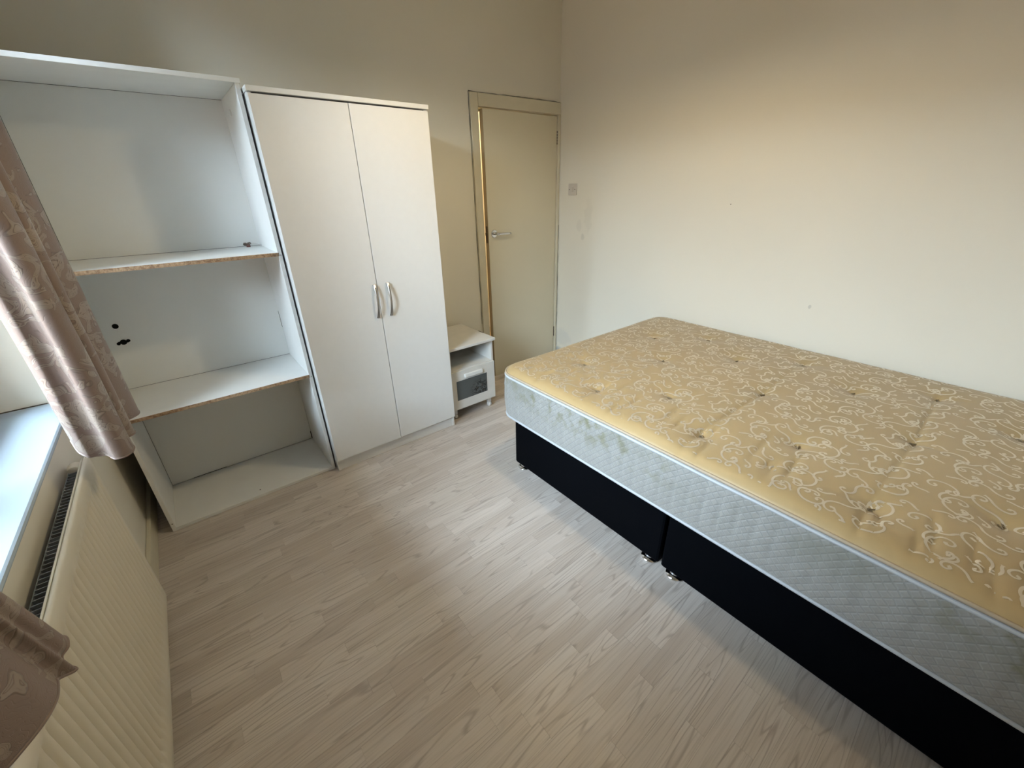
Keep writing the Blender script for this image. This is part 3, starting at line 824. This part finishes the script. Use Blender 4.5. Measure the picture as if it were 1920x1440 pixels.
box('wall_bracket', (XL, RX - 0.010, RY0 - 0.20, RY0 - 0.17, 0.60, 0.63), M_rad, rad, bev=0.002)
box('wall_bracket', (XL, RX - 0.010, RY1 + 0.17, RY1 + 0.20, 0.66, 0.69), M_rad, rad, bev=0.002)
lathe('air_vent', [(0.010, -0.024), (0.016, -0.020), (0.019, -0.008), (0.019, 0.010), (0.014, 0.018), (0.006, 0.022)], (RX - 0.030, RY0 - 0.005, RZ1 - 0.026), M_rad, rad, 'Y', 18)
lathe('valve', [(0.012, -0.03), (0.012, 0.01), (0.020, 0.012), (0.022, 0.05), (0.016, 0.058)], (RX - 0.006, RY1 - 0.028, RZ0 + 0.035), M_plastic, rad, 'Z', 18)
tube('valve_pipe', [(RX - 0.006, RY1 - 0.028, 0.0), (RX - 0.006, RY1 - 0.028, RZ0 + 0.03), ], 0.0075, M_rad, rad, 10)
tube('valve_pipe', [(RX - 0.006, RY1 - 0.028, RZ0 + 0.03), (RX - 0.006, RY1 + 0.02, RZ0 + 0.03)], 0.008, M_rad, rad, 10)

# ------------------------------------------------------------------ curtains
def catmull(P, n):
    out = []
    for i in range(len(P) - 1):
        p0, p1, p2, p3 = P[max(0, i - 1)], P[i], P[i + 1], P[min(len(P) - 1, i + 2)]
        for j in range(n):
            t = j / n
            out.append(tuple(0.5 * ((2 * b_) + (-a + c) * t + (2 * a - 5 * b_ + 4 * c - d) * t * t + (-a + 3 * b_ - 3 * c + d) * t ** 3) for a, b_, c, d in zip(p0, p1, p2, p3)))
    out.append(tuple(P[-1])); return out
def curtain(name, path, hem, z_top, flare, label, seed):
    """path: (x, y, hem_z) along the hem; flare(t,z) -> (dx,dy)"""
    P = catmull(path, 10); NZ_ = 60; rows = []; L = [0.0]
    for a, c in zip(P, P[1:]): L.append(L[-1] + math.dist(a[:2], c[:2]))
    for i in range(NZ_ + 1):
        s_ = i / NZ_; r = []
        for k, (x, yy, hz_) in enumerate(P):
            z = hz_ + (z_top - hz_) * s_ ** 1.35
            dx, dy = flare(k / (len(P) - 1), z - hz_)
            wv = 0.004 * noise.noise(Vector((x * 9 + seed, yy * 9, z * 3.0)))
            r.append((x + dx + wv, yy + dy + wv, z))
        rows.append(r)
    me = grid_mesh(name, rows)
    uvl = me.uv_layers.new(name='UVMap'); nc = len(P)
    for lp in me.loops:
        i, k = divmod(lp.vertex_index, nc)
        uvl.data[lp.index].uv = (L[k] + seed, me.vertices[lp.vertex_index].co.z)
    root = empty(name, (0, 0, 0), label=label, cat='curtain')
    o = link('drape', me, M_curtain, root, smooth=True)
    sm = o.modifiers.new('thick', 'SOLIDIFY'); sm.thickness = 0.0025; sm.offset = 0
    tube('hem', [(q[0], q[1], q[2] + 0.001) for q in rows[0]], 0.0032, M_curtain, root, 6)
    return root
far = [(-3.046, -1.040, 0.825), (-3.030, -1.090, 0.805), (-3.012, -1.112, 0.792), (-2.995, -1.106, 0.784), (-2.975, -1.112, 0.779), (-2.957, -1.146, 0.775), (-2.930, -1.140, 0.772), (-2.917, -1.100, 0.772), (-2.935, -1.060, 0.776),
       (-2.985, -1.030, 0.780), (-2.975, -1.005, 0.778), (-2.935, -1.010, 0.775), (-2.917, -0.985, 0.774), (-2.935, -0.945, 0.776), (-2.985, -0.915, 0.778),
       (-2.985, -0.870, 0.776), (-2.945, -0.850, 0.770), (-2.913, -0.795, 0.762), (-2.922, -0.750, 0.764), (-2.985, -0.720, 0.77), (-3.045, -0.735, 0.77)]
curtain('curtain', far, 0.775, 2.76, lambda t, z: (-0.004 * z, 0.0), 'pinkish damask curtain hanging in folds in front of the shelf unit', 0.0)
near = [(-3.070, -1.850, 0.80), (-3.025, -1.832, 0.797), (-2.990, -1.838, 0.797), (-2.984, -1.858, 0.790), (-2.992, -1.872, 0.786), (-2.990, -1.884, 0.775), (-2.980, -1.894, 0.765), (-2.990, -1.906, 0.775), (-2.994, -1.918, 0.785),
        (-2.987, -1.940, 0.797), (-2.982, -1.975, 0.803), (-2.990, -2.01, 0.806), (-3.012, -2.05, 0.81), (-3.04, -2.09, 0.815), (-3.045, -2.15, 0.82), (-3.00, -2.20, 0.82), (-2.99, -2.26, 0.82), (-3.03, -2.33, 0.82), (-3.05, -2.38, 0.82)]
curtain('curtain', near, 0.80, 2.76, lambda t, z: (-0.02 * min(z, 0.5), -0.34 * min(z, 0.6) * (1 - 0.5 * t)), 'brown damask curtain end hanging over the radiator at lower left', 3.7)
pole = empty('curtain_pole', (0, 0, 0), label='metal curtain pole above the window', cat='curtain pole')
tube('rod', [(-2.99, -0.62, 2.79), (-2.99, -2.75, 2.79)], 0.012, M_metal, pole, 14)
for yv in (-0.60, -2.77): lathe('finial', [(0.012, -0.02), (0.024, -0.01), (0.026, 0.01), (0.012, 0.025)], (-2.99, yv, 2.79), M_metal, pole, 'Y', 16)
for yv in (-0.68, -2.68): tube('pole_bracket', [(XL, yv, 2.77), (-3.03, yv, 2.77), (-2.99, yv, 2.78)], 0.008, M_metal, pole, 10)

# ------------------------------------------------------------------ ceiling pendant (out of frame, throws the warm light)
LX, LY, LZ = -1.32, -1.50, 2.26
lamp = empty('pendant_lamp', (LX, LY, CEIL), label='pendant lamp with fabric shade hanging from the middle of the ceiling', cat='lamp')
lathe('ceiling_rose', [(0.05, 0), (0.048, -0.02), (0.02, -0.035)], (0, 0, 0), M_plastic, lamp)
tube('flex', [(0, 0, -0.03), (0, 0, LZ - CEIL + 0.09)], 0.003, M_plastic, lamp, 8)
lathe('lamp_holder', [(0.012, 0.09), (0.02, 0.08), (0.02, 0.05), (0.016, 0.042)], (0, 0, LZ - CEIL), M_plastic, lamp)
lathe('bulb', [(0.010, 0.045), (0.024, 0.036), (0.039, 0.020), (0.045, 0.0), (0.041, -0.019), (0.028, -0.036), (0.010, -0.044)], (0, 0, LZ - CEIL), M_bulb, lamp)
bm = bmesh.new()
prof = [(0.06, 0.10), (0.18, -0.05), (0.178, -0.05), (0.058, 0.10)]
rings = [[bm.verts.new((r * math.cos(2 * math.pi * j / 40), r * math.sin(2 * math.pi * j / 40), LZ - CEIL + a)) for j in range(40)] for r, a in prof]
for A, B_ in zip(rings, rings[1:] + rings[:1]):
    for j in range(40): bm.faces.new((A[j], A[(j + 1) % 40], B_[(j + 1) % 40], B_[j]))
bmesh.ops.recalc_face_normals(bm, faces=bm.faces)
link('shade', mesh_of(bm, 'shade'), M_shade, lamp, smooth=True)
